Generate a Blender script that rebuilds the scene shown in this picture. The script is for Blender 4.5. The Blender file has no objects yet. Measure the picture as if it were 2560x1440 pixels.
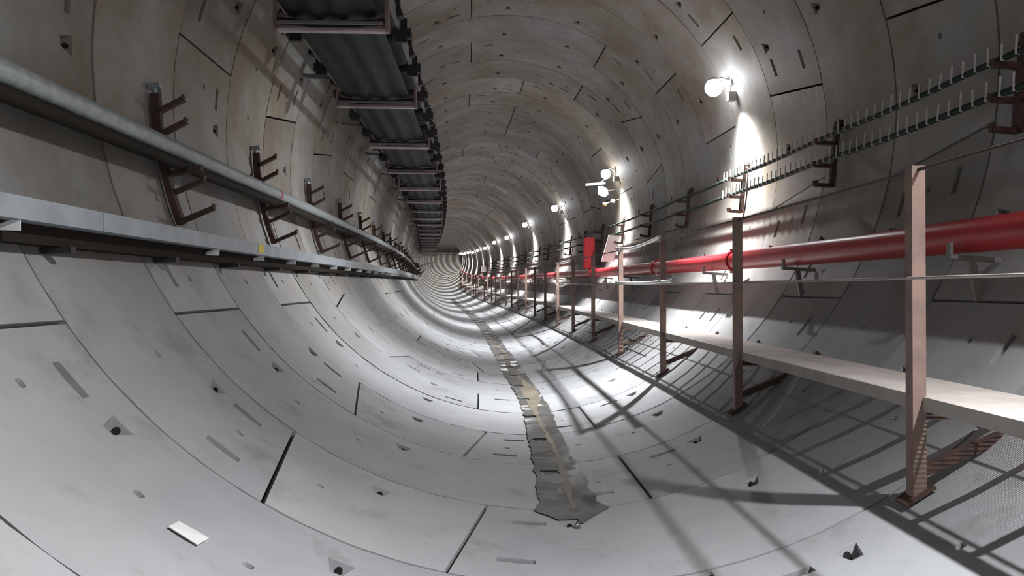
import bpy, math, random
import numpy as np
from mathutils import Vector

random.seed(7)
sc = bpy.context.scene
COL = sc.collection

# ----------------------------------------------------------------------------
# the line of the tunnel: a bored tunnel of 3 m inner radius, gently curving.
# s = distance along the axis, x = offset to the right, z = height over the axis
# ----------------------------------------------------------------------------
KN = np.array([0, 15, 30, 50, 70, 90, 110, 125, 260.])
KH = np.array([-0.002148, -0.003769, -0.001653, 0.000311, 0.000396, 0.000347, 0.0015, 0.004, 0.004])
KV = np.array([0.001771, 0.000315, -0.000222, 0.000882, 0.000821, 0.000484, -1e-05, 0, 0])
SG = np.arange(0, 260.01, 0.25)
_h = np.interp(SG, KN, KH); _v = np.interp(SG, KN, KV)
def _int(a): return np.concatenate([[0], np.cumsum((a[1:] + a[:-1]) / 2 * .25)])
HD = _int(_h); _pv = _int(_v)
PX, PY, PZ = _int(np.sin(HD)), _int(np.cos(HD)), _int(np.sin(_pv))
def heading(s): return float(np.interp(s, SG, HD))
def pt(s, x, z):
    h = np.interp(s, SG, HD)
    if s < 0: return (x, s, z)
    return (float(np.interp(s, SG, PX) + math.cos(h) * x), float(np.interp(s, SG, PY) - math.sin(h) * x), float(np.interp(s, SG, PZ) + z))
R = 3.0
S0, W = 3.5791, 1.2344            # first ring joint in view, ring width
def polar(s, deg, r): a = math.radians(deg); return pt(s, r * math.cos(a), r * math.sin(a))

# ------------------------------------------------------------------ camera
cam = bpy.data.cameras.new('camera'); camo = bpy.data.objects.new('camera', cam); COL.objects.link(camo)
cam.sensor_width = 36; cam.lens = 1832.54 / 2560 * 36; cam.clip_start = .02; cam.clip_end = 400
camo.location = (-0.4128, 0, -1.5664); camo.rotation_euler = (math.pi / 2 + 0.0086, 0, -0.0211)
sc.camera = camo
# ------------------------------------------------------------------ world, exposure
wd = bpy.data.worlds.new('world'); sc.world = wd; wd.use_nodes = True
wd.node_tree.nodes['Background'].inputs[0].default_value = (.5, .52, .55, 1)
wd.node_tree.nodes['Background'].inputs[1].default_value = 0.0
sc.view_settings.view_transform = 'Standard'; sc.view_settings.look = 'None'
sc.view_settings.gamma = 1; sc.view_settings.use_curve_mapping = False
sc.view_settings.exposure = -0.15
SPOT_W, GLOBE_E = 2900.0, 45.0      # lamp power, brightness of the globe
LAMP_COL = (0.95, 0.975, 1.0)

# ------------------------------------------------------------------ materials
def mat(name, col, rough=.7, metal=0., noise=None, bump=0., emit=None, spec=.5):
    m = bpy.data.materials.new(name); m.use_nodes = True; nt = m.node_tree; b = nt.nodes['Principled BSDF']
    b.inputs['Base Color'].default_value = (*col, 1); b.inputs['Roughness'].default_value = rough; b.inputs['Metallic'].default_value = metal
    b.inputs['Specular IOR Level'].default_value = spec
    if emit: b.inputs['Emission Color'].default_value = (*emit[0], 1); b.inputs['Emission Strength'].default_value = emit[1]
    if noise:
        sca, c2, lo, hi = noise
        g = nt.nodes.new('ShaderNodeNewGeometry'); n = nt.nodes.new('ShaderNodeTexNoise'); n.inputs['Scale'].default_value = sca; n.inputs['Detail'].default_value = 6
        nt.links.new(g.outputs['Position'], n.inputs['Vector'])
        r = nt.nodes.new('ShaderNodeMapRange'); r.inputs[1].default_value = lo; r.inputs[2].default_value = hi; nt.links.new(n.outputs['Fac'], r.inputs[0])
        x = nt.nodes.new('ShaderNodeMix'); x.data_type = 'RGBA'; x.inputs['A'].default_value = (*col, 1); x.inputs['B'].default_value = (*c2, 1)
        nt.links.new(r.outputs[0], x.inputs['Factor']); nt.links.new(x.outputs['Result'], b.inputs['Base Color'])
        if bump:
            bp = nt.nodes.new('ShaderNodeBump'); bp.inputs['Strength'].default_value = bump; bp.inputs['Distance'].default_value = .01
            nt.links.new(n.outputs['Fac'], bp.inputs['Height']); nt.links.new(bp.outputs[0], b.inputs['Normal'])
    return m

def concrete_mat():
    m = bpy.data.materials.new('segment_concrete'); m.use_nodes = True; nt = m.node_tree; N = nt.nodes.new; L = nt.links.new
    b = nt.nodes['Principled BSDF']; b.inputs['Roughness'].default_value = .62; b.inputs['Specular IOR Level'].default_value = .35
    g = N('ShaderNodeNewGeometry'); oi = N('ShaderNodeObjectInfo')
    def noise(scale, detail=5, rough=.6, stretch=None):
        n = N('ShaderNodeTexNoise'); n.inputs['Scale'].default_value = scale; n.inputs['Detail'].default_value = detail; n.inputs['Roughness'].default_value = rough
        v = g.outputs['Position']
        if stretch:
            mp = N('ShaderNodeMapping'); mp.inputs['Scale'].default_value = stretch; L(v, mp.inputs['Vector']); v = mp.outputs[0]
        ad = N('ShaderNodeVectorMath'); ad.operation = 'ADD'; L(v, ad.inputs[0])
        L(oi.outputs['Random'], ad.inputs[1]); L(ad.outputs[0], n.inputs['Vector']); return n
    def ramp(n, lo, hi):
        r = N('ShaderNodeMapRange'); r.inputs[1].default_value = lo; r.inputs[2].default_value = hi; L(n.outputs['Fac'], r.inputs[0]); return r
    def mix(fac, a, bcol, k=1.):
        x = N('ShaderNodeMix'); x.data_type = 'RGBA'
        if k != 1.:
            mm = N('ShaderNodeMath'); mm.operation = 'MULTIPLY'; mm.inputs[1].default_value = k; L(fac, mm.inputs[0]); fac = mm.outputs[0]
        L(fac, x.inputs['Factor'])
        if isinstance(a, tuple): x.inputs['A'].default_value = (*a, 1)
        else: L(a, x.inputs['A'])
        x.inputs['B'].default_value = (*bcol, 1); return x.outputs['Result']
    c = mix(ramp(noise(.9), .35, .65).outputs[0], (.345, .352, .368), (.435, .44, .452))
    up = N('ShaderNodeSeparateXYZ'); L(g.outputs['Position'], up.inputs[0])
    um = N('ShaderNodeMapRange'); um.inputs[1].default_value = -2.5; um.inputs[2].default_value = -.3; um.inputs[3].default_value = .12; um.inputs[4].default_value = 1.; L(up.outputs['Z'], um.inputs[0])
    st = N('ShaderNodeMath'); st.operation = 'MULTIPLY'; L(ramp(noise(.7, 6, .65), .26, .62).outputs[0], st.inputs[0]); L(um.outputs[0], st.inputs[1])
    c = mix(st.outputs[0], c, (.2, .158, .1), .88)          # rusty, silty staining, deepened upwards to paint in the dimmer crown
    c = mix(ramp(noise(2.6, 6, .7, (1, 1, .35)), .60, .72).outputs[0], c, (.46, .46, .45), .35)   # lime bloom
    c = mix(ramp(noise(1.9, 7, .72), .55, .72).outputs[0], c, (.17, .165, .155), .6)           # damp, dirty marks
    hv = N('ShaderNodeHueSaturation'); mr = N('ShaderNodeMapRange'); mr.inputs[3].default_value = .78; mr.inputs[4].default_value = 1.1
    L(oi.outputs['Random'], mr.inputs[0]); L(mr.outputs[0], hv.inputs['Value']); L(c, hv.inputs['Color']); L(hv.outputs[0], b.inputs['Base Color'])
    bp = N('ShaderNodeBump'); bp.inputs['Strength'].default_value = .12; bp.inputs['Distance'].default_value = .006
    L(noise(28, 8, .7).outputs['Fac'], bp.inputs['Height']); L(bp.outputs[0], b.inputs['Normal'])
    return m
M_CON = concrete_mat()
M_HOLE = mat('bolt_hole_dark', (.006, .006, .006), .9)
M_PACK = mat('timber_packer', (.05, .038, .026), .9, noise=(9, (.1, .075, .05), .35, .65))
M_GROUT = mat('dark_grout', (.03, .03, .028), .95)
M_RUST = mat('rusty_steel', (.11, .055, .04), .75, .15, noise=(14, (.055, .04, .035), .35, .65), bump=.3)
M_POST = mat('primed_steel', (.27, .18, .15), .6, .1, noise=(7, (.17, .12, .1), .4, .7))
M_GALV = mat('galvanised_steel', (.36, .40, .43), .45, .35, noise=(6, (.29, .32, .34), .35, .65))
M_PIPE = mat('galvanised_pipe', (.36, .39, .39), .42, .3, noise=(18, (.27, .29, .29), .35, .65))
M_PIPE_SHADE = mat('pipe_underside_shade', (.02, .016, .012), .7, spec=.15)
M_RED = mat('red_paint', (.42, .022, .03), .35, 0, noise=(4, (.33, .02, .025), .35, .7))
M_REDBOX = mat('red_enamel', (.62, .02, .035), .4)
M_BELT = mat('rubber_belt', (.012, .016, .015), .6, noise=(5, (.022, .027, .025), .35, .65), spec=.25)
M_CFRAME = mat('conveyor_frame_paint', (.26, .15, .155), .5, .1, noise=(8, (.3, .24, .235), .35, .65))
M_CBAR = mat('conveyor_bar_paint', (.62, .53, .53), .45, .1, noise=(8, (.5, .37, .38), .4, .65))
M_CSTEEL = mat('conveyor_grey_steel', (.21, .2, .19), .55, .2)
M_DARK = mat('dark_steel', (.03, .028, .028), .6, .2)
M_DECK = mat('walkway_deck', (.66, .59, .55), .8, noise=(5, (.55, .49, .45), .35, .65))
M_BOARD = mat('walkway_edge_board', (.42, .38, .35), .75, noise=(5, (.34, .30, .27), .35, .65))
M_CABLE = mat('green_cable', (.018, .035, .026), .6, spec=.2)
M_TIE = mat('pale_cable_tie', (.5, .5, .48), .5)
M_WIRE = mat('rail_wire', (.07, .055, .05), .6, .3)
M_WHITE = mat('white_plastic', (.78, .78, .78), .5)
M_SIGN = mat('grey_white_sheet', (.22, .22, .22), .6)
M_BEAM = mat('dark_brown_beam', (.022, .017, .013), .8, spec=.1)
M_PAPER = mat('dull_paper', (.6, .59, .57), .7)
M_YELLOW = mat('yellow_tag', (.62, .47, .04), .5)
M_AMBER = mat('amber_lens', (.75, .5, .2), .3)
M_GLOBE = mat('lamp_globe', (1, 1, 1), .3, emit=(LAMP_COL, GLOBE_E))
def wet_mat(name, col, rough):
    m = mat(name, col, rough, noise=(3, tuple(c * .7 for c in col), .35, .65), bump=.06, spec=.5)
    nt = m.node_tree; g = nt.nodes.new('ShaderNodeNewGeometry'); n = nt.nodes.new('ShaderNodeTexNoise'); n.inputs['Scale'].default_value = 2.6; n.inputs['Detail'].default_value = 2
    nt.links.new(g.outputs['Position'], n.inputs['Vector']); r = nt.nodes.new('ShaderNodeMapRange'); r.inputs[1].default_value = .36; r.inputs[2].default_value = .62; r.inputs[3].default_value = .75; r.inputs[4].default_value = rough
    nt.links.new(n.outputs['Fac'], r.inputs[0]); nt.links.new(r.outputs[0], nt.nodes['Principled BSDF'].inputs['Roughness']); return m
M_WET = wet_mat('wet_concrete', (.105, .1, .092), .13)
M_SILT = wet_mat('wet_silt', (.21, .18, .135), .4)

# ------------------------------------------------------------------ mesh helpers
class MB:
    def __init__(s): s.v = []; s.f = []; s.m = []; s.sm = []
    def face(s, idx, mi=0, smooth=False): s.f.append(tuple(idx)); s.m.append(mi); s.sm.append(smooth)
    def add(s, vs): i = len(s.v); s.v.extend([tuple(map(float, q)) for q in vs]); return i
    def hexa(s, c, mi=0):                                  # 8 corners: bottom 4, top 4
        i = s.add(c)
        for q in ((3, 2, 1, 0), (4, 5, 6, 7), (0, 1, 5, 4), (1, 2, 6, 5), (2, 3, 7, 6), (3, 0, 4, 7)): s.face([i + k for k in q], mi)
    def box(s, x0, x1, y0, y1, z0, z1, mi=0):
        s.hexa([(x0, y0, z0), (x1, y0, z0), (x1, y1, z0), (x0, y1, z0), (x0, y0, z1), (x1, y0, z1), (x1, y1, z1), (x0, y1, z1)], mi)
    def bar(s, a, b, w, t, up=(0, 0, 1), mi=0):             # rectangular bar from a to b
        a = Vector(a); b = Vector(b); d = (b - a).normalized(); u = Vector(up)
        if abs(d.dot(u)) > .98: u = Vector((0, 1, 0))
        e = d.cross(u).normalized(); u = e.cross(d).normalized(); e = e * w / 2; u = u * t / 2
        s.hexa([a - e - u, a + e - u, b + e - u, b - e - u, a - e + u, a + e + u, b + e + u, b - e + u], mi)
    def tube(s, pts, r, n=8, mi=0, cap=True):
        P = [Vector(p) for p in pts]; k = len(P); rs = r if isinstance(r, (list, tuple)) else [r] * k; base = []
        for i, p in enumerate(P):
            d = (P[min(i + 1, k - 1)] - P[max(i - 1, 0)]).normalized(); u = Vector((0, 0, 1))
            if abs(d.dot(u)) > .95: u = Vector((1, 0, 0))
            e = d.cross(u).normalized(); u = e.cross(d)
            base.append(s.add([p + (e * math.cos(t) + u * math.sin(t)) * rs[i] for t in [2 * math.pi * j / n for j in range(n)]]))
        for a, b in zip(base, base[1:]):
            for j in range(n): s.face((a + j, a + (j + 1) % n, b + (j + 1) % n, b + j), mi, True)
        if cap:
            c0 = s.add([s.v[base[0] + j] for j in range(n)]); c1 = s.add([s.v[base[-1] + j] for j in range(n)])
            s.face([c0 + j for j in range(n)][::-1], mi); s.face([c1 + j for j in range(n)], mi)
    def sphere(s, c, r, n=16, k=10, mi=0):
        rows = []
        for i in range(k + 1):
            a = math.pi * i / k; rows.append(s.add([(c[0] + r * math.sin(a) * math.cos(2 * math.pi * j / n), c[1] + r * math.sin(a) * math.sin(2 * math.pi * j / n), c[2] + r * math.cos(a)) for j in range(n)]))
        for a, b in zip(rows, rows[1:]):
            for j in range(n): s.face((a + j, b + j, b + (j + 1) % n, a + (j + 1) % n), mi, True)
    def sweep(s, prof, ss, mi=0, smooth=False, closed=True, cap=True):   # profile (x,z) carried along the tunnel
        k = len(prof); base = [s.add([pt(t, x, z) for x, z in (prof(t) if callable(prof) else prof)]) for t in ss] if not callable(prof) else None
        for a, b in zip(base, base[1:]):
            for j in range(k if closed else k - 1): s.face((a + j, a + (j + 1) % k, b + (j + 1) % k, b + j), mi, smooth)
        if cap and closed:
            s.face([base[0] + j for j in range(k)][::-1], mi); s.face([base[-1] + j for j in range(k)], mi)
    def mesh(s, name, mats, org=(0, 0, 0)):
        me = bpy.data.meshes.new(name); o = org
        me.from_pydata([(a - o[0], b - o[1], c - o[2]) for a, b, c in s.v], [], s.f)
        for m in (mats if isinstance(mats, (list, tuple)) else [mats]): me.materials.append(m)
        me.polygons.foreach_set('material_index', s.m); me.polygons.foreach_set('use_smooth', s.sm); me.update(); return me
    def build(s, name, mats, parent=None, org=None):
        """org: where the object's origin stands in the coordinates the vertices were given in"""
        o3 = org if org is not None else (0, 0, 0)
        o = bpy.data.objects.new(name, s.mesh(name, mats, o3)); COL.objects.link(o); o.location = o3
        if parent: o.parent = parent
        return o
def tag(o, label=None, cat=None, group=None, kind=None):
    if label: o['label'] = label
    if cat: o['category'] = cat
    if group: o['group'] = group
    if kind: o['kind'] = kind
    return o
def empty(name, loc=(0, 0, 0), rz=0):
    o = bpy.data.objects.new(name, None); o.empty_display_size = .1; COL.objects.link(o); o.location = loc; o.rotation_euler = (0, 0, rz); return o
def copy_tree(o, parent=None):
    c = o.copy(); COL.objects.link(c); c.parent = parent
    for ch in o.children: copy_tree(ch, c)
    return c
ORD = ['nearest', 'second', 'third', 'fourth', 'fifth', 'sixth', 'seventh', 'eighth', 'ninth', 'tenth', 'eleventh', 'twelfth', 'thirteenth', 'fourteenth',
       'fifteenth', 'sixteenth', 'seventeenth', 'eighteenth', 'nineteenth', 'twentieth', 'twenty-first', 'twenty-second', 'twenty-third', 'twenty-fourth',
       'twenty-fifth', 'twenty-sixth', 'twenty-seventh', 'twenty-eighth', 'twenty-ninth', 'thirtieth', 'thirty-first', 'thirty-second']
def srange(a, b, step): n = max(1, int(math.ceil((b - a) / step))); return [a + (b - a) * i / n for i in range(n + 1)]

# ----------------------------------------------------------------------------
# THE LINING: rings of five large precast segments and a small key segment
# ----------------------------------------------------------------------------
back = MB()
NA = 72; rows = [back.add([polar(s, 360 * j / NA, R + .11) for j in range(NA)]) for s in srange(-14, 225, 1.2)]
for a, b in zip(rows, rows[1:]):
    for j in range(NA): back.face((a + j, b + j, b + (j + 1) % NA, a + (j + 1) % NA), 0, True)
wall = tag(back.build('wall_tunnel', M_GROUT), 'round concrete segment lining of the bored tunnel', None, None, 'structure')

KEY = -111.5                                              # lattice: bolts every 22.5 degrees
ROT = {-2: 3, -1: 5, 0: 0, 1: 5, 2: 0, 3: 5, 4: -3, 5: -1, 6: -3, 7: 1, 8: 6, 9: 1, 10: 2, 11: 0, 12: 2, 13: 5, 14: 2}
def ring_rot(n): return ROT.get(n, random.Random(n * 31 + 5).randrange(16))

def build_segment(n, a0, a1, joints, full=True):
    """a0(u), a1(u): the two edge angles in degrees at fraction u along the ring"""
    rnd = random.Random(hash((n, round(a0(.5), 1))) & 0xffff)
    gs, gl = .009, .011 / R * 57.3
    dr = rnd.uniform(-.003, .003); r = R + dr
    pockets = []                                          # (kind, u, theta, half u, half deg)
    lo, hi = a0(.5), a1(.5)
    if full:
        k0 = math.ceil((lo - KEY) / 22.5 - .2)
        for k in range(k0, k0 + 18):
            t = KEY + 22.5 * k
            if t > hi - 3: break
            if t > lo + 3: pockets.append(('B', .77, t, .057, 1.4))
            for d in (-6.2, 6.2):
                if lo + 2 < t + d < hi - 2 and rnd.random() < .6: pockets.append(('O', .5 + rnd.uniform(-.02, .02), t + d, .022, .62))
        ns = 5.7
        for u in (.24, .77):
            for sgn, e in ((1, a0), (-1, a1)):
                t = e(u) + sgn * ns; key = hi - lo < 40
                want = (u > .5 and sgn > 0) or (u < .5 and sgn < 0)
                if key: want = False
                elif joints[0 if sgn > 0 else 1]: want = True          # beside a key: slots at both ends
                if want and rnd.random() < .93: pockets.append(('S', u, t, .025, 2.1))
    us = {0., .5, 1.}; vs = set()
    nv = max(3, int(round((hi - lo) / 5.6)))
    def V(u, t): return (t - a0(u)) / (a1(u) - a0(u))
    vs = {i / nv for i in range(nv + 1)}
    for kd, u, t, hu, ht in pockets:
        us |= {u - hu, u + hu}; v = V(u, t); hv = ht / (a1(u) - a0(u)); vs |= {v - hv, v + hv}
    def clean(S, keep, eps):
        out = []
        for q in sorted(S):
            if out and q - out[-1] < eps and q not in keep: continue
            out.append(q)
        return out
    keepu = {0., 1.} | {u + d * hu for _, u, _, hu, _ in pockets for d in (-1, 1)}
    keepv = {0., 1.}
    for kd, u, t, hu, ht in pockets:
        v = V(u, t); hv = ht / (a1(u) - a0(u)); keepv |= {v - hv, v + hv}
    us = clean(us, keepu, .01); vs = clean(vs, keepv, .008)
    s_a = S0 + n * W + {1: .015, 2: .011}.get(n, gs); s_b = S0 + (n + 1) * W - gs
    def P(u, v, rr):
        th = (a0(u) + gl) + (a1(u) - a0(u) - 2 * gl) * v
        return polar(s_a + (s_b - s_a) * u, th, rr)
    mb = MB(); idx = {}
    for i, u in enumerate(us):
        for j, v in enumerate(vs): idx[i, j] = mb.add([P(u, v, r)])
    boxes = []
    for kd, u, t, hu, ht in pockets:
        v = V(u, t); hv = ht / (a1(u) - a0(u)); boxes.append((kd, u - hu, u + hu, v - hv, v + hv))
    e = 1e-6
    for i in range(len(us) - 1):
        for j in range(len(vs) - 1):
            cu, cv = (us[i] + us[i + 1]) / 2, (vs[j] + vs[j + 1]) / 2
            if any(b[1] - e < cu < b[2] + e and b[3] - e < cv < b[4] + e for b in boxes): continue
            mb.face((idx[i, j], idx[i + 1, j], idx[i + 1, j + 1], idx[i, j + 1]), 0, True)
    for kd, u0, u1, v0, v1 in boxes:                       # cast recesses
        corners = [(u0, v0), (u1, v0), (u1, v1), (u0, v1)]
        uc, vc, hu, hv = (u0 + u1) / 2, (v0 + v1) / 2, (u1 - u0) / 2, (v1 - v0) / 2
        if kd == 'B':
            mouth = [(-.92, -.42), (.9, -.9), (.9, .9), (-.92, .42)]; deep = [(-.75, -.3, .012), (.6, -.62, .075), (.6, .62, .075), (-.75, .3, .012)]
        elif kd == 'S':
            mouth = [(-.9, -.95), (.9, -.95), (.9, .95), (-.9, .95)]; dd = rnd.choice((.025, .045, .06)); deep = [(a * .85, b * .95, dd) for a, b in mouth]
        else:
            mouth = [(-.75, -.45), (-.45, -.75), (.45, -.75), (.75, -.45), (.75, .45), (.45, .75), (-.45, .75), (-.75, .45)]
            mouth = mouth[1:] + mouth[:1]; mouth = mouth[-1:] + mouth[:-1]
            deep = [(a * .7, b * .7, .03) for a, b in mouth]
        k = len(mouth) // 4
        ci = mb.add([P(a, b, r) for a, b in corners]); mi_ = mb.add([P(uc + a * hu, vc + b * hv, r) for a, b in mouth])
        for q in range(4):
            a, b = ci + q, ci + (q + 1) % 4
            if kd == 'O':
                m0, m1, m2 = mi_ + 2 * q, mi_ + 2 * q + 1, mi_ + (2 * q + 2) % 8
                mb.face((a, m1, m0), 0); mb.face((a, b, m2, m1), 0)
            else: mb.face((a, b, mi_ + (q + 1) % 4, mi_ + q), 0)
        m2 = mb.add([P(uc + a * hu, vc + b * hv, r) for a, b in mouth]); d2 = mb.add([P(uc + a * hu, vc + b * hv, r + d) for a, b, d in deep])
        K = len(mouth)
        for q in range(K): mb.face((m2 + q, m2 + (q + 1) % K, d2 + (q + 1) % K, d2 + q), 0)
        d3 = mb.add([P(uc + a * hu, vc + b * hv, r + d) for a, b, d in deep]); mb.face([d3 + q for q in range(K)], {'S': 2, 'O': 0, 'B': 0}[kd])
        if kd == 'B':                                       # bolt hole in the steep far face
            A, B_, C, D = [Vector(mb.v[q]) for q in (m2 + 1, m2 + 2, d2 + 2, d2 + 1)]
            c = (A + B_ + C + D) / 4; ex = (B_ - A).normalized(); ey = (D - A); ey = (ey - ex * ey.dot(ex)).normalized(); nn = ex.cross(ey)
            f0 = Vector(P(uc, vc, r + .02)) - c
            if nn.dot(f0) < 0: nn = -nn
            h = mb.add([c + nn * .003 + ex * math.cos(t) * .019 + ey * math.sin(t) * .021 for t in [2 * math.pi * q / 10 for q in range(10)]])
            mb.face([h + q for q in range(10)], 1)
    nu, nvv = len(us), len(vs)                              # edge faces down into the joints
    rim = [(i, 0) for i in range(nu)] + [(nu - 1, j) for j in range(1, nvv)] + [(i, nvv - 1) for i in range(nu - 2, -1, -1)] + [(0, j) for j in range(nvv - 2, 0, -1)]
    tI = mb.add([P(us[i], vs[j], r) for i, j in rim]); bI = mb.add([P(us[i], vs[j], r + .1) for i, j in rim])
    for q in range(len(rim)):
        w = (q + 1) % len(rim); mb.face((tI + q, bI + q, bI + w, tI + w), 0)
    return mb

def ring_edges(n):
    c = KEY + 22.5 * ring_rot(n)
    key0 = lambda u, c=c: c - 9.1 - 3.8 * u
    key1 = lambda u, c=c: c + 9.1 + 3.8 * u
    E_ = [key0, key1] + [(lambda u, t=c + 11.2 + 67.52 * k: t) for k in range(1, 5)] + [lambda u, c=c: c - 9.1 - 3.8 * u + 360]
    return E_
for n in range(-1, 40):
    Eg = ring_edges(n)
    for k in range(6):
        a0, a1 = Eg[k], Eg[k + 1]
        mb = build_segment(n, a0, a1, (k == 1, k == 5), full=n < 26)
        o = mb.build('lining_segment', [M_CON, M_HOLE, M_PACK], wall, org=polar(S0 + (n + .5) * W, (a0(.5) + a1(.5)) / 2, R))
far = MB()
for n in list(range(-14, -1)) + list(range(40, 178)):
    Eg = ring_edges(n)
    for k in range(6):
        a0, a1 = Eg[k](.5), Eg[k + 1](.5); nv = max(3, int((a1 - a0) / 7)); sa, sb = S0 + n * W + .004, S0 + (n + 1) * W - .004
        i0 = far.add([polar(sa, a0 + .15 + (a1 - a0 - .3) * j / nv, R) for j in range(nv + 1)]); i1 = far.add([polar(sb, a0 + .15 + (a1 - a0 - .3) * j / nv, R) for j in range(nv + 1)])
        for j in range(nv): far.face((i0 + j, i1 + j, i1 + j + 1, i0 + j + 1), 0, True)
tag(far.build('lining_segment', [M_CON], wall), None, None, None, 'stuff')

# ----------------------------------------------------------------------------
# LAMPS on the right wall (their light belongs to them)
# ----------------------------------------------------------------------------
def lamp_proto():
    # local frame: origin at wall fixing, x to the right (into the wall), z up
    root = empty('tunnel_lamp')
    m = MB(); m.box(-.012, .05, -.06, .06, -.07, .07); m.build('wall_plate', M_CSTEEL, root)
    m = MB(); m.tube([(.0, 0, .0), (-.12, 0, .03), (-.2, 0, .0)], .014); m.build('arm', M_CSTEEL, root)
    m = MB()
    prof = [(.03, .03), (.045, .02), (.06, .0), (.064, -.02), (.05, -.018), (.0001, -.016)]
    n = 18; rows = [m.add([(-.22 + r * math.cos(2 * math.pi * j / n), r * math.sin(2 * math.pi * j / n), z) for j in range(n)]) for r, z in [(.0001, .03)] + prof]
    for a, b in zip(rows, rows[1:]):
        for j in range(n): m.face((a + j, a + (j + 1) % n, b + (j + 1) % n, b + j), 0, True)
    m.build('cap', M_CSTEEL, root)
    m = MB(); m.sphere((-.22, 0, -.1), .115, 16, 9); m.build('globe', M_GLOBE, root)
    m = MB(); m.box(-.035, .06, -.05, .05, -.27, -.16); m.build('junction_box', M_CSTEEL, root)
    m = MB(); m.tube([(.0, 0, -.06), (.0, .0, -.17)], .01); m.build('conduit', M_POST, root)
    ld = bpy.data.lights.new('lamp_light', 'SPOT'); ld.energy = SPOT_W; ld.color = LAMP_COL; ld.shadow_soft_size = .04
    ld.spot_size = math.radians(168); ld.spot_blend = 1.0
    lo = bpy.data.objects.new('lamp_light', ld); COL.objects.link(lo); lo.parent = root; lo.location = (-.22, 0, -.23)
    lo.rotation_euler = (0, math.radians(20), 0); lo.scale = (1, .32, 1)
    return root
LAMP_TH = [21.4, 21.4, 21.4, 21.9, 23.4, 21.2, 22.9, 21.2, 22.5, 21.6, 22.8, 22.4, 21.4, 21.4]
lp = lamp_proto()
LS = [1.6] + [9.45, 16.95, 25.2, 33.4, 41.5, 48.4, 56.5, 64.0, 71.8, 80.2, 88.1, 96, 104, 112, 120, 128, 136, 144, 152, 160, 168]
LS = [-6.26] + LS
for i, s in enumerate(LS):
    o = lp if i == 0 else copy_tree(lp)
    th = ([21.4] + LAMP_TH)[min(i, 13)]
    o.location = polar(s, th + 1.6, R - .0); o.rotation_euler = (0, 0, -heading(s))
    k = i - 2
    if k < 0: lab = ('white globe lamp on right wall just beside the camera', 'white globe lamp on right wall behind the camera')[-k - 1]
    else: lab = 'glowing globe lamp on the right wall above the cables, %s from the front' % ORD[k] if k else 'largest glowing globe lamp on right wall, nearest, above bright wall streak'
    tag(o, lab, 'lamp', 'globe lamps along the right wall')

# ----------------------------------------------------------------------------
# RIGHT: walkway on posts
# ----------------------------------------------------------------------------
WZ, WX = -2.07, 1.63
PS, PD = 3.42, 2.4688
walk = empty('walkway', pt(PS, 1.9, WZ)); tag(walk, 'narrow pale walkway deck on rusty posts along the right wall', 'walkway')
def child(mb, name, mats, parent):
    o = mb.build(name, mats); o.parent = parent; o.matrix_parent_inverse = parent.matrix_basis.inverted(); return o
bpy.context.view_layer.update()
NP = 32
for k in range(-2, NP):
    a, b = PS + PD * k + .006, PS + PD * (k + 1) - .006
    m = MB(); nb = int((b - a) / (.011 if k < 2 else .022)) if k < 10 else 24
    xo = 2.155
    for j in range(nb):
        t0 = a + (b - a) * j / nb; t1 = t0 + (b - a) / nb * .4
        m.hexa([pt(t0, WX, WZ - .004), pt(t0, xo, WZ - .004), pt(t1, xo, WZ - .004), pt(t1, WX, WZ - .004), pt(t0, WX, WZ), pt(t0, xo, WZ), pt(t1, xo, WZ), pt(t1, WX, WZ)])
    for x in (1.66, 1.9, 2.1): m.sweep([(x, WZ - .03), (x + .006, WZ - .03), (x + .006, WZ - .002), (x, WZ - .002)], [a, (a + b) / 2, b])
    child(m, 'deck_panel', M_DECK, walk)
    m = MB(); m.sweep([(WX - .028, WZ - .055), (WX - .002, WZ - .055), (WX - .002, WZ + .012), (WX - .028, WZ + .012)], [a - .005, (a + b) / 2, b + .005])
    child(m, 'edge_board', M_BOARD, walk)
    if k < 16:
        for q in range(1, 7):
            t = a + (b - a) * q / 7 + random.uniform(-.05, .05); m = MB()
            m.hexa([pt(t, WX + .0, WZ - .06), pt(t, 2.13, WZ - .06), pt(t + .035, 2.13, WZ - .06), pt(t + .035, WX + .0, WZ - .06), pt(t, WX + .0, WZ - .031), pt(t, 2.14, WZ - .031), pt(t + .035, 2.14, WZ - .031), pt(t + .035, WX + .0, WZ - .031)])
            child(m, 'bearer', M_DARK, walk)
def support_proto(far=False):
    # local frame: origin on the floor under the post
    root = empty('walkway_post'); px = 1.585; bz = -math.sqrt(R * R - px * px) + .004
    L = lambda x, z: (x - px, z - bz)
    parts = []
    m = MB(); m.box(-.032, .032, -.03, .03, .004, -.97 - bz); parts.append((m, 'post', M_POST))
    m = MB(); x1, z1 = L(2.12, -2.2); m.bar((.02, 0, .13), (x1, 0, z1), .05, .045); parts.append((m, 'brace', M_RUST))
    m = MB(); x1, z1 = L(2.11, WZ - .075); m.bar((0, .055, z1), (x1 - .02, .055, z1), .05, .06); parts.append((m, 'bearer', M_RUST))
    m = MB(); m.bar((-.075, 0, .016 - .036), (.065, 0, .016 + .05), .1, .014); parts.append((m, 'foot_plate', M_RUST))
    if far:
        a = MB()
        for m, nme, ma in parts:
            i = len(a.v); a.v += m.v; a.f += [tuple(i + q for q in f) for f in m.f]; a.m += m.m; a.sm += m.sm
        bpy.data.objects.remove(root); return a.build('walkway_post', M_POST), (px, bz)
    for m, nme, ma in parts: m.build(nme, ma, root)
    return root, (px, bz)
pr, PB = support_proto(); prf, _ = support_proto(True)
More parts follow.
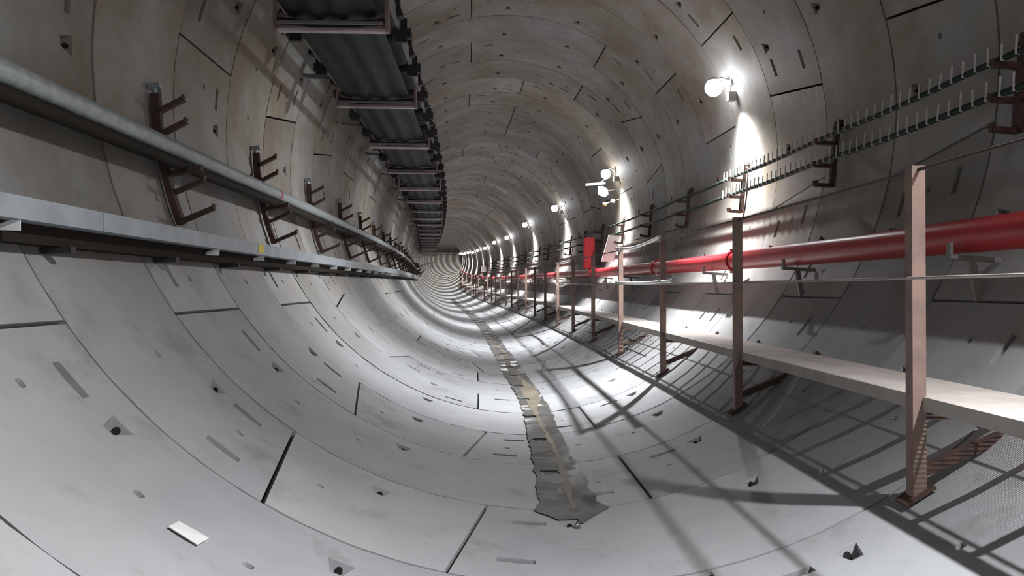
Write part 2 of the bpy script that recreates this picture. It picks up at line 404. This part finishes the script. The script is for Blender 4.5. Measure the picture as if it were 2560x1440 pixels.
for k in range(NP):
    s = PS + PD * k
    src = pr if k < 11 else prf
    o = src if k in (0, 11) else copy_tree(src)
    o.location = pt(s, *PB); o.rotation_euler = (0, 0, -heading(s))
    lab = '%s rusty steel walkway post from the front, on the right' % ORD[k].capitalize()
    if k == 0: lab = 'tallest, nearest brown steel walkway post, pinkish above the deck'
    tag(o, lab.lower() if k else lab, 'post', 'walkway posts on the right')
hr = MB(); hr.tube([pt(s, 1.585, -.99) for s in srange(PS - 2 * PD, PS + PD * (NP - 1), .8)], .009, 6); tag(hr.build('handrail', M_WIRE, org=pt(PS, 1.585, -.99)), 'thin dark top handrail wire strung along the walkway posts', 'handrail')
hr = MB(); hr.tube([pt(s, 1.545, -1.5) for s in srange(PS - 2 * PD, PS + PD * (NP - 1), .8)], .008, 6); tag(hr.build('guard_wire', M_BOARD, org=pt(PS, 1.545, -1.5)), 'thin pale guard wire at mid height of the walkway posts', 'wire')
for nm, z0, dz, sa, sb, lab in (('white_hose', -.99, -.05, PS + 2 * PD - .05, PS + 3 * PD + .1, 'upper white hose tied between the third and fourth walkway posts'),
                                ('white_hose', -1.5, -.015, PS + 2 * PD - .6, PS + 3 * PD + .1, 'lower white hose tied between the third and fourth walkway posts'),
                                ('white_hose', -1.52, -.06, PS + 5 * PD + .6, PS + 6 * PD + .1, 'white hose tied at mid height beside the seventh walkway post')):
    m = MB(); m.tube([pt(s, 1.535, z0 + dz * math.sin(math.pi * (s - sa) / (sb - sa)) + .03) for s in srange(sa, sb, .15)], .018, 8)
    tag(m.build(nm, M_WHITE, org=pt(sa, 1.535, z0)), lab, 'hose', 'white hoses on the walkway rail')

# ----------------------------------------------------------------------------
# RIGHT: red fire main, cables and their brackets
# ----------------------------------------------------------------------------
RX, RZ, RR = 2.50, -1.225, .105
fm = empty('fire_main', pt(4, RX, RZ)); tag(fm, 'thick red fire main pipe running along the right wall above the walkway', 'pipe'); bpy.context.view_layer.update()
def fmain(a, b):
    m = MB(); m.tube([pt(s, RX, RZ) for s in srange(a, b, .6)], RR, 20); child(m, 'pipe_length', M_RED, fm)
cuts = [-4, 2.4, 8.6, 12.3, 18.2, 24.3, 30.5, 36.7, 49, 61, 76, 100]
for a, b in zip(cuts, cuts[1:]): fmain(a, b)
for c in cuts[1:-1]:
    m = MB(); m.tube([pt(c - .06, RX, RZ), pt(c + .06, RX, RZ)], RR + .018, 20)
    for sg in (-1, 1): m.hexa([pt(c + d[0], RX + d[1], RZ + sg * (RR + .015) + d[2]) for d in ((-.05, -.03, -.025), (-.05, .03, -.025), (.05, .03, -.025), (.05, -.03, -.025), (-.05, -.03, .025), (-.05, .03, .025), (.05, .03, .025), (.05, -.03, .025))])
    child(m, 'coupling', M_RED, fm)
for k in range(-1, 24):                                     # struts that carry the main
    s = 4.35 + PD * k; m = MB()
    wx = math.sqrt(R * R - 1.38 ** 2); wx2 = math.sqrt(R * R - 1.62 ** 2)
    m.bar(pt(s, RX - .16, RZ - RR - .025), pt(s, wx - .01, RZ - RR - .045), .05, .03)
    m.bar(pt(s, RX - .02, RZ - RR - .04), pt(s, wx2 - .0, -1.62), .045, .03)
    m.bar(pt(s, RX - .15, RZ - RR - .03), pt(s, RX - .15, RZ - RR + .06), .02, .04)
    child(m, 'pipe_support', M_CSTEEL, fm)
def rbracket_parts():
    # origin: wall fixing at the foot of the upright
    up = []
    bz = -.56; bx = math.sqrt((R - .012) ** 2 - bz * bz)
    tx = math.sqrt((R - .012) ** 2 - .05 ** 2)
    m = MB(); m.bar((-.03, 0, 0), (tx - bx - .03, 0, .02 - bz), .05, .05); up.append((m, 'upright', M_RUST))
    m = MB(); m.tube([(tx - bx - .05, 0, .0 - bz), (tx - bx - .03, 0, .06 - bz)], .022); m.tube([(tx - bx - .05, 0, .06 - bz), (tx - bx + .04, 0, .07 - bz)], .018); up.append((m, 'anchor_bolt', M_RUST))
    for z, l in ((-.14, .2), (-.36, .2), (-.55, .17)):
        xw = math.sqrt((R - .04) ** 2 - z * z) - bx; m = MB(); m.bar((xw, 0, z - bz), (xw - l, 0, z - bz + .01), .05, .035); m.bar((xw - l + .01, 0, z - bz), (xw - l, 0, z - bz + .05), .05, .015); up.append((m, 'arm', M_RUST))
    return up, (bx, bz)
def lbracket_parts():
    bz = -1.06; rr = R - .02; bx = -math.sqrt(rr * rr - bz * bz); tx = -math.sqrt(rr * rr - .08 ** 2)
    up = []
    m = MB(); n = 5; pts_ = [(-math.sqrt((rr - .035) ** 2 - z * z) - bx, 0, z - bz) for z in np.linspace(-.08, -1.06, n)]
    for a, b in zip(pts_, pts_[1:]): m.bar(a, Vector(b) + (Vector(b) - Vector(a)).normalized() * .004, .07, .05)
    up.append((m, 'upright', M_RUST))
    m = MB(); m.tube([(tx - bx + .03, -.0, -.1 - bz), (tx - bx + .03, 0, -.02 - bz)], .02); m.tube([(tx - bx - .01, 0, -.03 - bz), (tx - bx + .075, 0, -.02 - bz)], .026); up.append((m, 'anchor_bolt', M_GALV))
    for z, l, w in ((-.22, .19, .035), (-.39, .19, .035), (-.69, .25, .04), (-.83, .235, .032), (-1.04, .235, .032)):
        xw = -math.sqrt((rr - .05) ** 2 - z * z) - bx; m = MB(); sl = .1 if z != -.69 else .045
        m.bar((xw, 0, z - bz), (xw + l, 0, z - bz + sl), .05, w); m.bar((xw + l - .008, 0, z - bz + sl - .005), (xw + l, 0, z - bz + sl + .03), .05, .016); up.append((m, 'arm', M_RUST))
    return up, (bx, bz)
def run_brackets(parts, base, name, s0, count, near, label, grp, cat):
    def near_root():
        r = empty(name)
        for m, nme, ma in parts: m.build(nme, ma, r)
        return r
    a = MB()
    for m, nme, ma in parts:
        i = len(a.v); a.v += m.v; a.f += [tuple(i + q for q in f) for f in m.f]; a.m += m.m; a.sm += m.sm
    n0 = near_root(); f0 = a.build(name, M_RUST)
    for k in range(count):
        src = n0 if k < near else f0; o = src if k in (0, near) else copy_tree(src)
        s = s0 + PD * k; o.location = pt(s, *base); o.rotation_euler = (0, 0, -heading(s))
        tag(o, label(k), cat, grp)
rp, rb = rbracket_parts(); lpz, lb = lbracket_parts()
run_brackets(rp, rb, 'cable_bracket', 4.53, 26, 9, lambda k: 'dark rusty cable bracket on the right wall, %s from the front' % ORD[k], 'cable brackets on the right wall', 'bracket')
run_brackets(lpz, lb, 'cable_bracket', 5.60, 32, 10, lambda k: 'rusty five-armed cable bracket on the left wall, %s from the front' % ORD[k], 'cable brackets on the left wall', 'bracket')
for z, x, r, lab in ((-.1, 2.79, .022, 'upper green cable lying on the right wall brackets'), (-.325, 2.775, .024, 'lower green cable lying on the right wall brackets')):
    root = empty('green_cable', pt(4.5, x, z)); tag(root, lab, 'cable', 'green cables on the right wall'); bpy.context.view_layer.update()
    def sag(s): return -.012 * (1 - math.cos(2 * math.pi * (s - 4.53) / PD)) / 2
    m = MB(); m.tube([pt(s, x, z + sag(s)) for s in srange(-3, 70, .3)], r, 8); child(m, 'cable_run', M_CABLE, root)
    for k in range(46):
        s = 4.1 + .125 * k; m = MB(); lean = random.uniform(-.01, .01); hh = random.uniform(.085, .11)
        zz = z + sag(s); m.bar(pt(s, x - r - .002, zz - r), pt(s + lean, x - r + .004, zz + hh), .012, .005); m.tube([pt(s - .004, x, zz), pt(s + .004, x, zz)], r + .003, 8)
        child(m, 'cable_tie', M_TIE, root)

# ----------------------------------------------------------------------------
# LEFT: pipe on the brackets, galvanised tray
# ----------------------------------------------------------------------------
LX, LZ, LR = -2.735, -.525, .062
lpz_ = empty('service_pipe', pt(4, LX, LZ)); tag(lpz_, 'long grey galvanised pipe resting on the rusty brackets of left wall', 'pipe'); bpy.context.view_layer.update()
cuts = [-3, 3.2, 8.12, 14.2, 20.4, 26.6, 39, 51, 75, 100, 135]
for a, b in zip(cuts, cuts[1:]):
    m = MB(); m.tube([pt(s, LX, LZ) for s in srange(a, b, .6)], LR, 20); child(m, 'pipe_length', M_PIPE, lpz_)
for c in cuts[1:-1]:
    m = MB(); m.tube([pt(c - .012, LX, LZ), pt(c + .012, LX, LZ)], LR + .004, 20); child(m, 'joint_ring', M_REDBOX, lpz_)
m = MB(); m.tube([pt(s, LX + .012, LZ - LR - .043) for s in srange(-3, 135, .6)], .043, 14)  # added dark tube, stands in for the shaded lower half of the grey pipe
tag(m.build('pipe_underside_shade', M_PIPE_SHADE, org=pt(4, LX, LZ - .1)), 'added dark brown tube standing in for the shaded underside of the grey pipe on left wall', 'hose')
tr = empty('cable_tray', pt(4, -2.45, -1.25)); tag(tr, 'galvanised cable tray along the left wall below the pipe', 'cable tray'); bpy.context.view_layer.update()
TX, TZ = -2.452, -1.15
tc = [-3, .3, 3.9, 7.6, 11.3, 15, 18.7, 22.4, 30, 42, 56, 75, 100, 135]
for a, b in zip(tc, tc[1:]):
    m = MB()
    pf = [(TX, TZ), (TX, TZ - .1), (TX - .27, TZ - .1), (TX - .27, TZ - .094), (TX - .006, TZ - .094), (TX - .006, TZ - .006), (TX - .03, TZ - .006), (TX - .03, TZ)]
    m.sweep(pf, srange(a + .002, b - .002, .8)); child(m, 'tray_length', M_GALV, tr)
    m = MB(); m.sweep([(TX - .245, TZ - .19), (TX - .11, TZ - .19), (TX - .11, TZ - .102), (TX - .245, TZ - .102)], srange(a + .002, b - .002, .8)); child(m, 'tray_beam', M_BEAM, tr)
for k in range(-1, 40):
    s = S0 + W * k + 1.234 * .72 + .0; zz = TZ - .1
    m = MB(); m.bar(pt(s + .5, TX - .06, zz - .105), pt(s + .5, -math.sqrt((R - .01) ** 2 - (zz - .11) ** 2), zz - .11), .045, .03); child(m, 'tray_support', M_DARK, tr)
    if k in (0,): continue
    s = [3.23, 4.4, 5.59][k + 1] if k < 2 else 5.59 + 1.13 * (k - 1)
    m = MB(); t = .006
    A = [(TX - .16, zz - .045), (TX - .01, zz - .05), (TX - .01, zz - .003), (TX - .05, zz - .003)]
    m.add([pt(s, x, z) for x, z in A] + [pt(s + t, x, z) for x, z in A]); m.face((0, 1, 2, 3)); m.face((7, 6, 5, 4))
    for q in range(4): m.face((q, q + 4, (q + 1) % 4 + 4, (q + 1) % 4))
    child(m, 'lit_notch_plate', M_WHITE, tr)  # white plate paints in the light caught in the notch under the tray
m = MB(); m.hexa([pt(s, TX + x, z) for z in (TZ - .085, TZ - .01) for s, x in ((6.52, .001), (6.52, .004), (6.66, .004), (6.66, .001))])
tag(m.build('yellow_tag', M_YELLOW, org=pt(6.59, TX, TZ - .05)), 'small yellow tag stuck on the left cable tray', 'tag')

# ----------------------------------------------------------------------------
# CONVEYOR hung under the crown on the left
# ----------------------------------------------------------------------------
CX, CZ, CD = -1.82, .72, 2.782
cv = empty('conveyor', pt(6.53, CX, CZ)); tag(cv, 'dark belt conveyor hung under the upper left of the tunnel', 'conveyor'); bpy.context.view_layer.update()
def belt(name, zf, xs, ss, mat_, th=.012):
    m = MB(); rows = []
    for s in ss: rows.append(m.add([pt(s, CX + x, zf(x)) for x in xs] + [pt(s, CX + x, zf(x) + th) for x in reversed(xs)]))
    k = 2 * len(xs)
    for a, b in zip(rows, rows[1:]):
        for j in range(k): m.face((a + j, b + j, b + (j + 1) % k, a + (j + 1) % k), 0, j % (k // 2) != k // 2 - 1)
    child(m, name, mat_, cv)
ss = srange(-3, 190, .9)
xs = [-.40 + .8 * i / 32 for i in range(33)]
def ridge(x): return CZ + .115 + .05 * (x / .4) ** 2 + (.012 * math.cos(x / .8 * 2 * math.pi * 3.5))
belt('return_belt', ridge, xs, ss, M_BELT)
belt('carrying_belt', lambda x: CZ + .52 + max(0, abs(x) - .16) * .62, [-.46, -.3, -.16, 0, .16, .3, .46], ss, M_BELT)
for sg in (-1, 1):
    m = MB(); x = CX + sg * .5; pf = [(x - .02, CZ + .30), (x + .02, CZ + .30), (x + .02, CZ + .312), (x - .008 * sg + .0, CZ + .312), (x - .008 * sg, CZ + .40), (x + .02, CZ + .40), (x + .02, CZ + .412), (x - .02, CZ + .412)]
    m.sweep([(x - .02, CZ + .30), (x + .02, CZ + .30), (x + .02, CZ + .40), (x - .02, CZ + .40)], srange(-3, 190, 1.2)); child(m, 'stringer', M_CSTEEL, cv)
fr_parts = []
m = MB(); m.box(-.5, .5, -.03, .03, 0, .022); m.box(-.5, .5, .012, .02, .022, .06); fr_parts.append((m, 'cross_bar', M_CBAR))
m = MB(); m.box(-.46, .46, -.09, -.06, .045, .07); fr_parts.append((m, 'lower_bar', M_CSTEEL))
for sg in (-1, 1):
    m = MB(); m.box(sg * .49 - .016, sg * .49 + .016, -.035, .035, .0, .42); fr_parts.append((m, 'side_post', M_CFRAME))
m = MB(); n = 12
for i in range(n):                                           # saddle plate under the sagging belt
    x0, x1 = -.46 + .92 * i / n, -.46 + .92 * (i + 1) / n; z0, z1 = .035 + .12 * (abs(x0) / .46) ** 2, .035 + .12 * (abs(x1) / .46) ** 2
    m.hexa([(x0, .02, .03), (x1, .02, .03), (x1, .05, .03), (x0, .05, .03), (x0, .02, z0 + .03), (x1, .02, z1 + .03), (x1, .05, z1 + .03), (x0, .05, z0 + .03)])
fr_parts.append((m, 'saddle_plate', M_CFRAME))
m = MB(); m.tube([(-.47, -.0, .1), (-.2, 0, .075), (.2, 0, .075), (.47, 0, .1)], .028, 10); fr_parts.append((m, 'return_roller', M_DARK))
m = MB(); wx_ = -2.72 - CX; m.bar((-.49, 0, .36), (wx_ - .03, 0, .4), .05, .05); fr_parts.append((m, 'hanger', M_CSTEEL))
protos = [(mm.mesh(nme, ma), nme) for mm, nme, ma in fr_parts]
for k in range(-2, 44):
    s = 6.53 + CD * k; pos = pt(s, CX, CZ)
    for me, nme in protos:
        o = bpy.data.objects.new(nme, me); COL.objects.link(o); o.parent = cv; o.matrix_parent_inverse = cv.matrix_basis.inverted()
        o.location = pos; o.rotation_euler = (0, 0, -heading(s))
ids = []
m = MB(); m.tube([(-.5, 0, .56), (-.17, 0, .47), (.17, 0, .47), (.5, 0, .56)], .04, 10); ids.append((m.mesh('carrying_roller', M_DARK), 0))
for sg in (-1, 1):
    m = MB(); m.box(sg * .5 - .05, sg * .5 + .05, -.06, .06, .40, .47); m.bar((sg * .5, 0, .43), (sg * .56, 0, .30), .1, .06); m.tube([(sg * .52, 0, .46), (sg * .52, 0, .58)], .03); ids.append((m.mesh('idler_foot', M_DARK), 0))
    m = MB(); m.box(sg * .44 - (.16 if sg < 0 else 0), sg * .44 + (.18 if sg > 0 else 0), -.045, .045, .22, .31); m.box(sg * .52 - .06, sg * .52 + .06, -.02, .02, .18, .42); ids.append((m.mesh('roller_bracket', M_DARK), .35))
for k in range(-2, 58):
    s = 5.8 + 1.18 * k
    for me, ds in ids:
        o = bpy.data.objects.new(me.name, me); COL.objects.link(o); o.parent = cv; o.matrix_parent_inverse = cv.matrix_basis.inverted()
        o.location = pt(s + ds, CX, CZ); o.rotation_euler = (0, 0, -heading(s))

# ----------------------------------------------------------------------------
# FLOOR: running water, silt, scrap
# ----------------------------------------------------------------------------
def in_pocket(s, deg):                                      # leave the bolt pockets of the invert open
    n = math.floor((s - S0) / W); u = (s - S0) / W - n; k = round((deg - KEY) / 22.5)
    return abs(u - .77) < .05 and abs(deg - KEY - 22.5 * k) < 1.3
def stream(cen, half, sa, sb, rr, step, jag, seed, taper):
    rnd = random.Random(seed); m = MB(); rows = []; ctr = []; w1 = w2 = 0; K = 14
    for s in srange(sa, sb, step):
        w1 = .75 * w1 + rnd.uniform(-jag, jag); w2 = .75 * w2 + rnd.uniform(-jag, jag)
        tip = min(1, max(.1, (s - sa) / taper)); h = half(s)
        a, b = cen(s) - h * tip + w1 * tip, cen(s) + h * tip + w2 * tip
        if b < a + .006: b = a + .006
        an = [-90 + (a + (b - a) * j / K) / R * 57.3 for j in range(K + 1)]
        rows.append(m.add([polar(s, q, rr) for q in an])); ctr.append((s, an))
    for a, b, (s, an) in zip(rows, rows[1:], ctr):
        for j in range(K):
            if in_pocket(s + step / 2, (an[j] + an[j + 1]) / 2): continue
            m.face((a + j, a + j + 1, b + j + 1, b + j), 0, True)
    return m
cen = lambda s: float(np.interp(s, [4.3, 4.7, 5.2, 6.2, 7.5, 9.5, 12.5, 18, 30, 60], [.1, .1, .09, .11, .13, .155, .07, .03, .1, .15]))
half = lambda s: float(np.interp(s, [4.38, 4.75, 4.95, 6.2, 9.5, 14, 20, 40], [.16, .26, .2, .175, .16, .19, .18, .2]))
m = stream(cen, half, 4.42, 60, R - .0095, .04, .012, 3, .35)
ws = tag(m.build('water_stream', M_WET, org=polar(4.8, -88, R)), 'dark wet trickle of water running down the middle of floor', 'water', None, 'stuff')
bpy.context.view_layer.update()
cs = lambda s: cen(s) + .02 + .035 * math.sin(s * 1.3)
hs = lambda s: float(np.interp(s, [4.7, 5.4, 6.6, 7.6, 8.6, 9.4, 10.4, 11.2, 13, 16, 20], [.02, .03, .018, .03, .02, .1, .11, .03, .05, .03, .05]))
m = stream(cs, hs, 4.75, 22, R - .0112, .035, .008, 9, .5); o = m.build('silt_trail', M_SILT); o.parent = ws; o.matrix_parent_inverse = ws.matrix_basis.inverted(); o['kind'] = 'stuff'
m = MB(); c = polar(2.93, -122.75, R - .012)
Q = [polar(2.93 + a, -122.75 + b, R - z) for a, b, z in ((-.045, -1.35, .012), (-.04, 1.2, .01), (.03, 1.45, .022), (.035, -1.2, .012))]
Q2 = [polar(2.93 + a, -122.75 + b, R - z - .003) for a, b, z in ((-.045, -1.35, .012), (-.04, 1.2, .01), (.03, 1.45, .022), (.035, -1.2, .012))]
m.hexa(Q + Q2); tag(m.build('paper_scrap', M_PAPER, org=c), 'small white paper scrap lying on the floor segments at left', 'paper')

# ----------------------------------------------------------------------------
# RIGHT: odds and ends on the wall
# ----------------------------------------------------------------------------
def local_thing(name, s, th, r, label, cat):
    o = empty(name, polar(s, th, r), -heading(s)); tag(o, label, cat); return o
t = empty('hose_cabinet', pt(18.6, 2.44, RZ + RR), -heading(18.6)); tag(t, 'tall narrow red hose cabinet standing on the red pipe', 'cabinet')
m = MB(); m.box(-.13, .13, -.13, .13, .0, .80); m.build('cabinet_body', M_REDBOX, t)
m = MB(); m.box(-.115, .115, -.14, -.128, .03, .77); dr = m.build('door', M_REDBOX, t)
m = MB(); m.box(.08, .1, -.155, -.14, .36, .46); m.build('handle', M_DARK, dr)
m = MB(); m.box(.12, .3, -.1, .1, .1, .7); m.build('back_box', M_DARK, t)
t = empty('leaning_board', pt(16.9, 2.62, -.98), -heading(16.9)); tag(t, 'white board leaning on the wall beside the red cabinet', 'board')
m = MB(); m.hexa([(-.2, -.01, 0), (.1, -.01, 0), (.1, .015, 0), (-.2, .015, 0), (-.02, -.01, .62), (.24, -.01, .62), (.24, .015, .62), (-.02, .015, .62)]); m.build('backing', M_WHITE, t)
m = MB(); m.box(-.05, .2, -.02, -.01, .34, .58); m.build('sheet', M_WHITE, t)
t = empty('tube_light', polar(17.2, 21.5, 2.42), -heading(17.2)); tag(t, 'unlit white tube light beside the second globe lamp', 'light')
m = MB(); m.tube([(-.12, .0, -.035), (.3, 0, .0)], .03, 14); m.build('diffuser', M_WHITE, t)
m = MB(); m.tube([(-.15, 0, -.038), (-.12, 0, -.035)], .035, 14); m.tube([(.3, 0, .0), (.33, 0, .003)], .035, 14); m.build('end_cap', M_CSTEEL, t)
m = MB(); m.bar((.2, 0, .02), (.36, 0, .12), .03, .02); m.build('wall_clip', M_CSTEEL, t)
t = empty('white_sign', polar(17.2, 13.6, 2.62), -heading(17.2)); tag(t, 'small folded white sign under the second globe lamp', 'sign')
m = MB(); m.hexa([(-.13, 0, 0), (.02, -.02, -.06), (.02, .0, -.06), (-.13, .02, 0), (-.15, 0, .2), (-.02, -.02, .2), (-.02, 0, .2), (-.15, .02, .2)]); m.build('front_leaf', M_SIGN, t)
m = MB(); m.hexa([(.02, -.02, -.06), (.12, .05, .02), (.12, .07, .02), (.02, 0, -.06), (-.02, -.02, .2), (.1, .05, .15), (.1, .07, .15), (-.02, 0, .2)]); m.build('back_leaf', M_SIGN, t)
m = MB(); m.bar((.1, .06, .1), (.3, .06, .14), .02, .02); m.build('sign_arm', M_CSTEEL, t)
t = empty('warning_light', polar(17.1, 9.2, 2.86), -heading(17.1)); tag(t, 'pair of small amber warning lights under the white sign', 'light')
m = MB(); m.tube([(.1, 0, .05), (-.12, 0, -.02), (-.3, 0, -.09)], .012, 6); m.build('cable_stub', M_DARK, t)
for x, z in ((-.08, -.0), (-.28, -.08)):
    m = MB(); m.sphere((x, 0, z), .05, 12, 8); m.build('lens', M_AMBER if x < -.2 else M_WHITE, t)
m = MB(); s = 58.6; m.hexa([pt(s + d, x, z) for z in (-.75, -.3) for d, x in ((0, 2.4), (0, 2.85), (.04, 2.85), (.04, 2.4))]); tag(m.build('white_notice_board', M_WHITE, org=pt(s, 2.6, -.5)), 'small white square board far down the right wall', 'board')
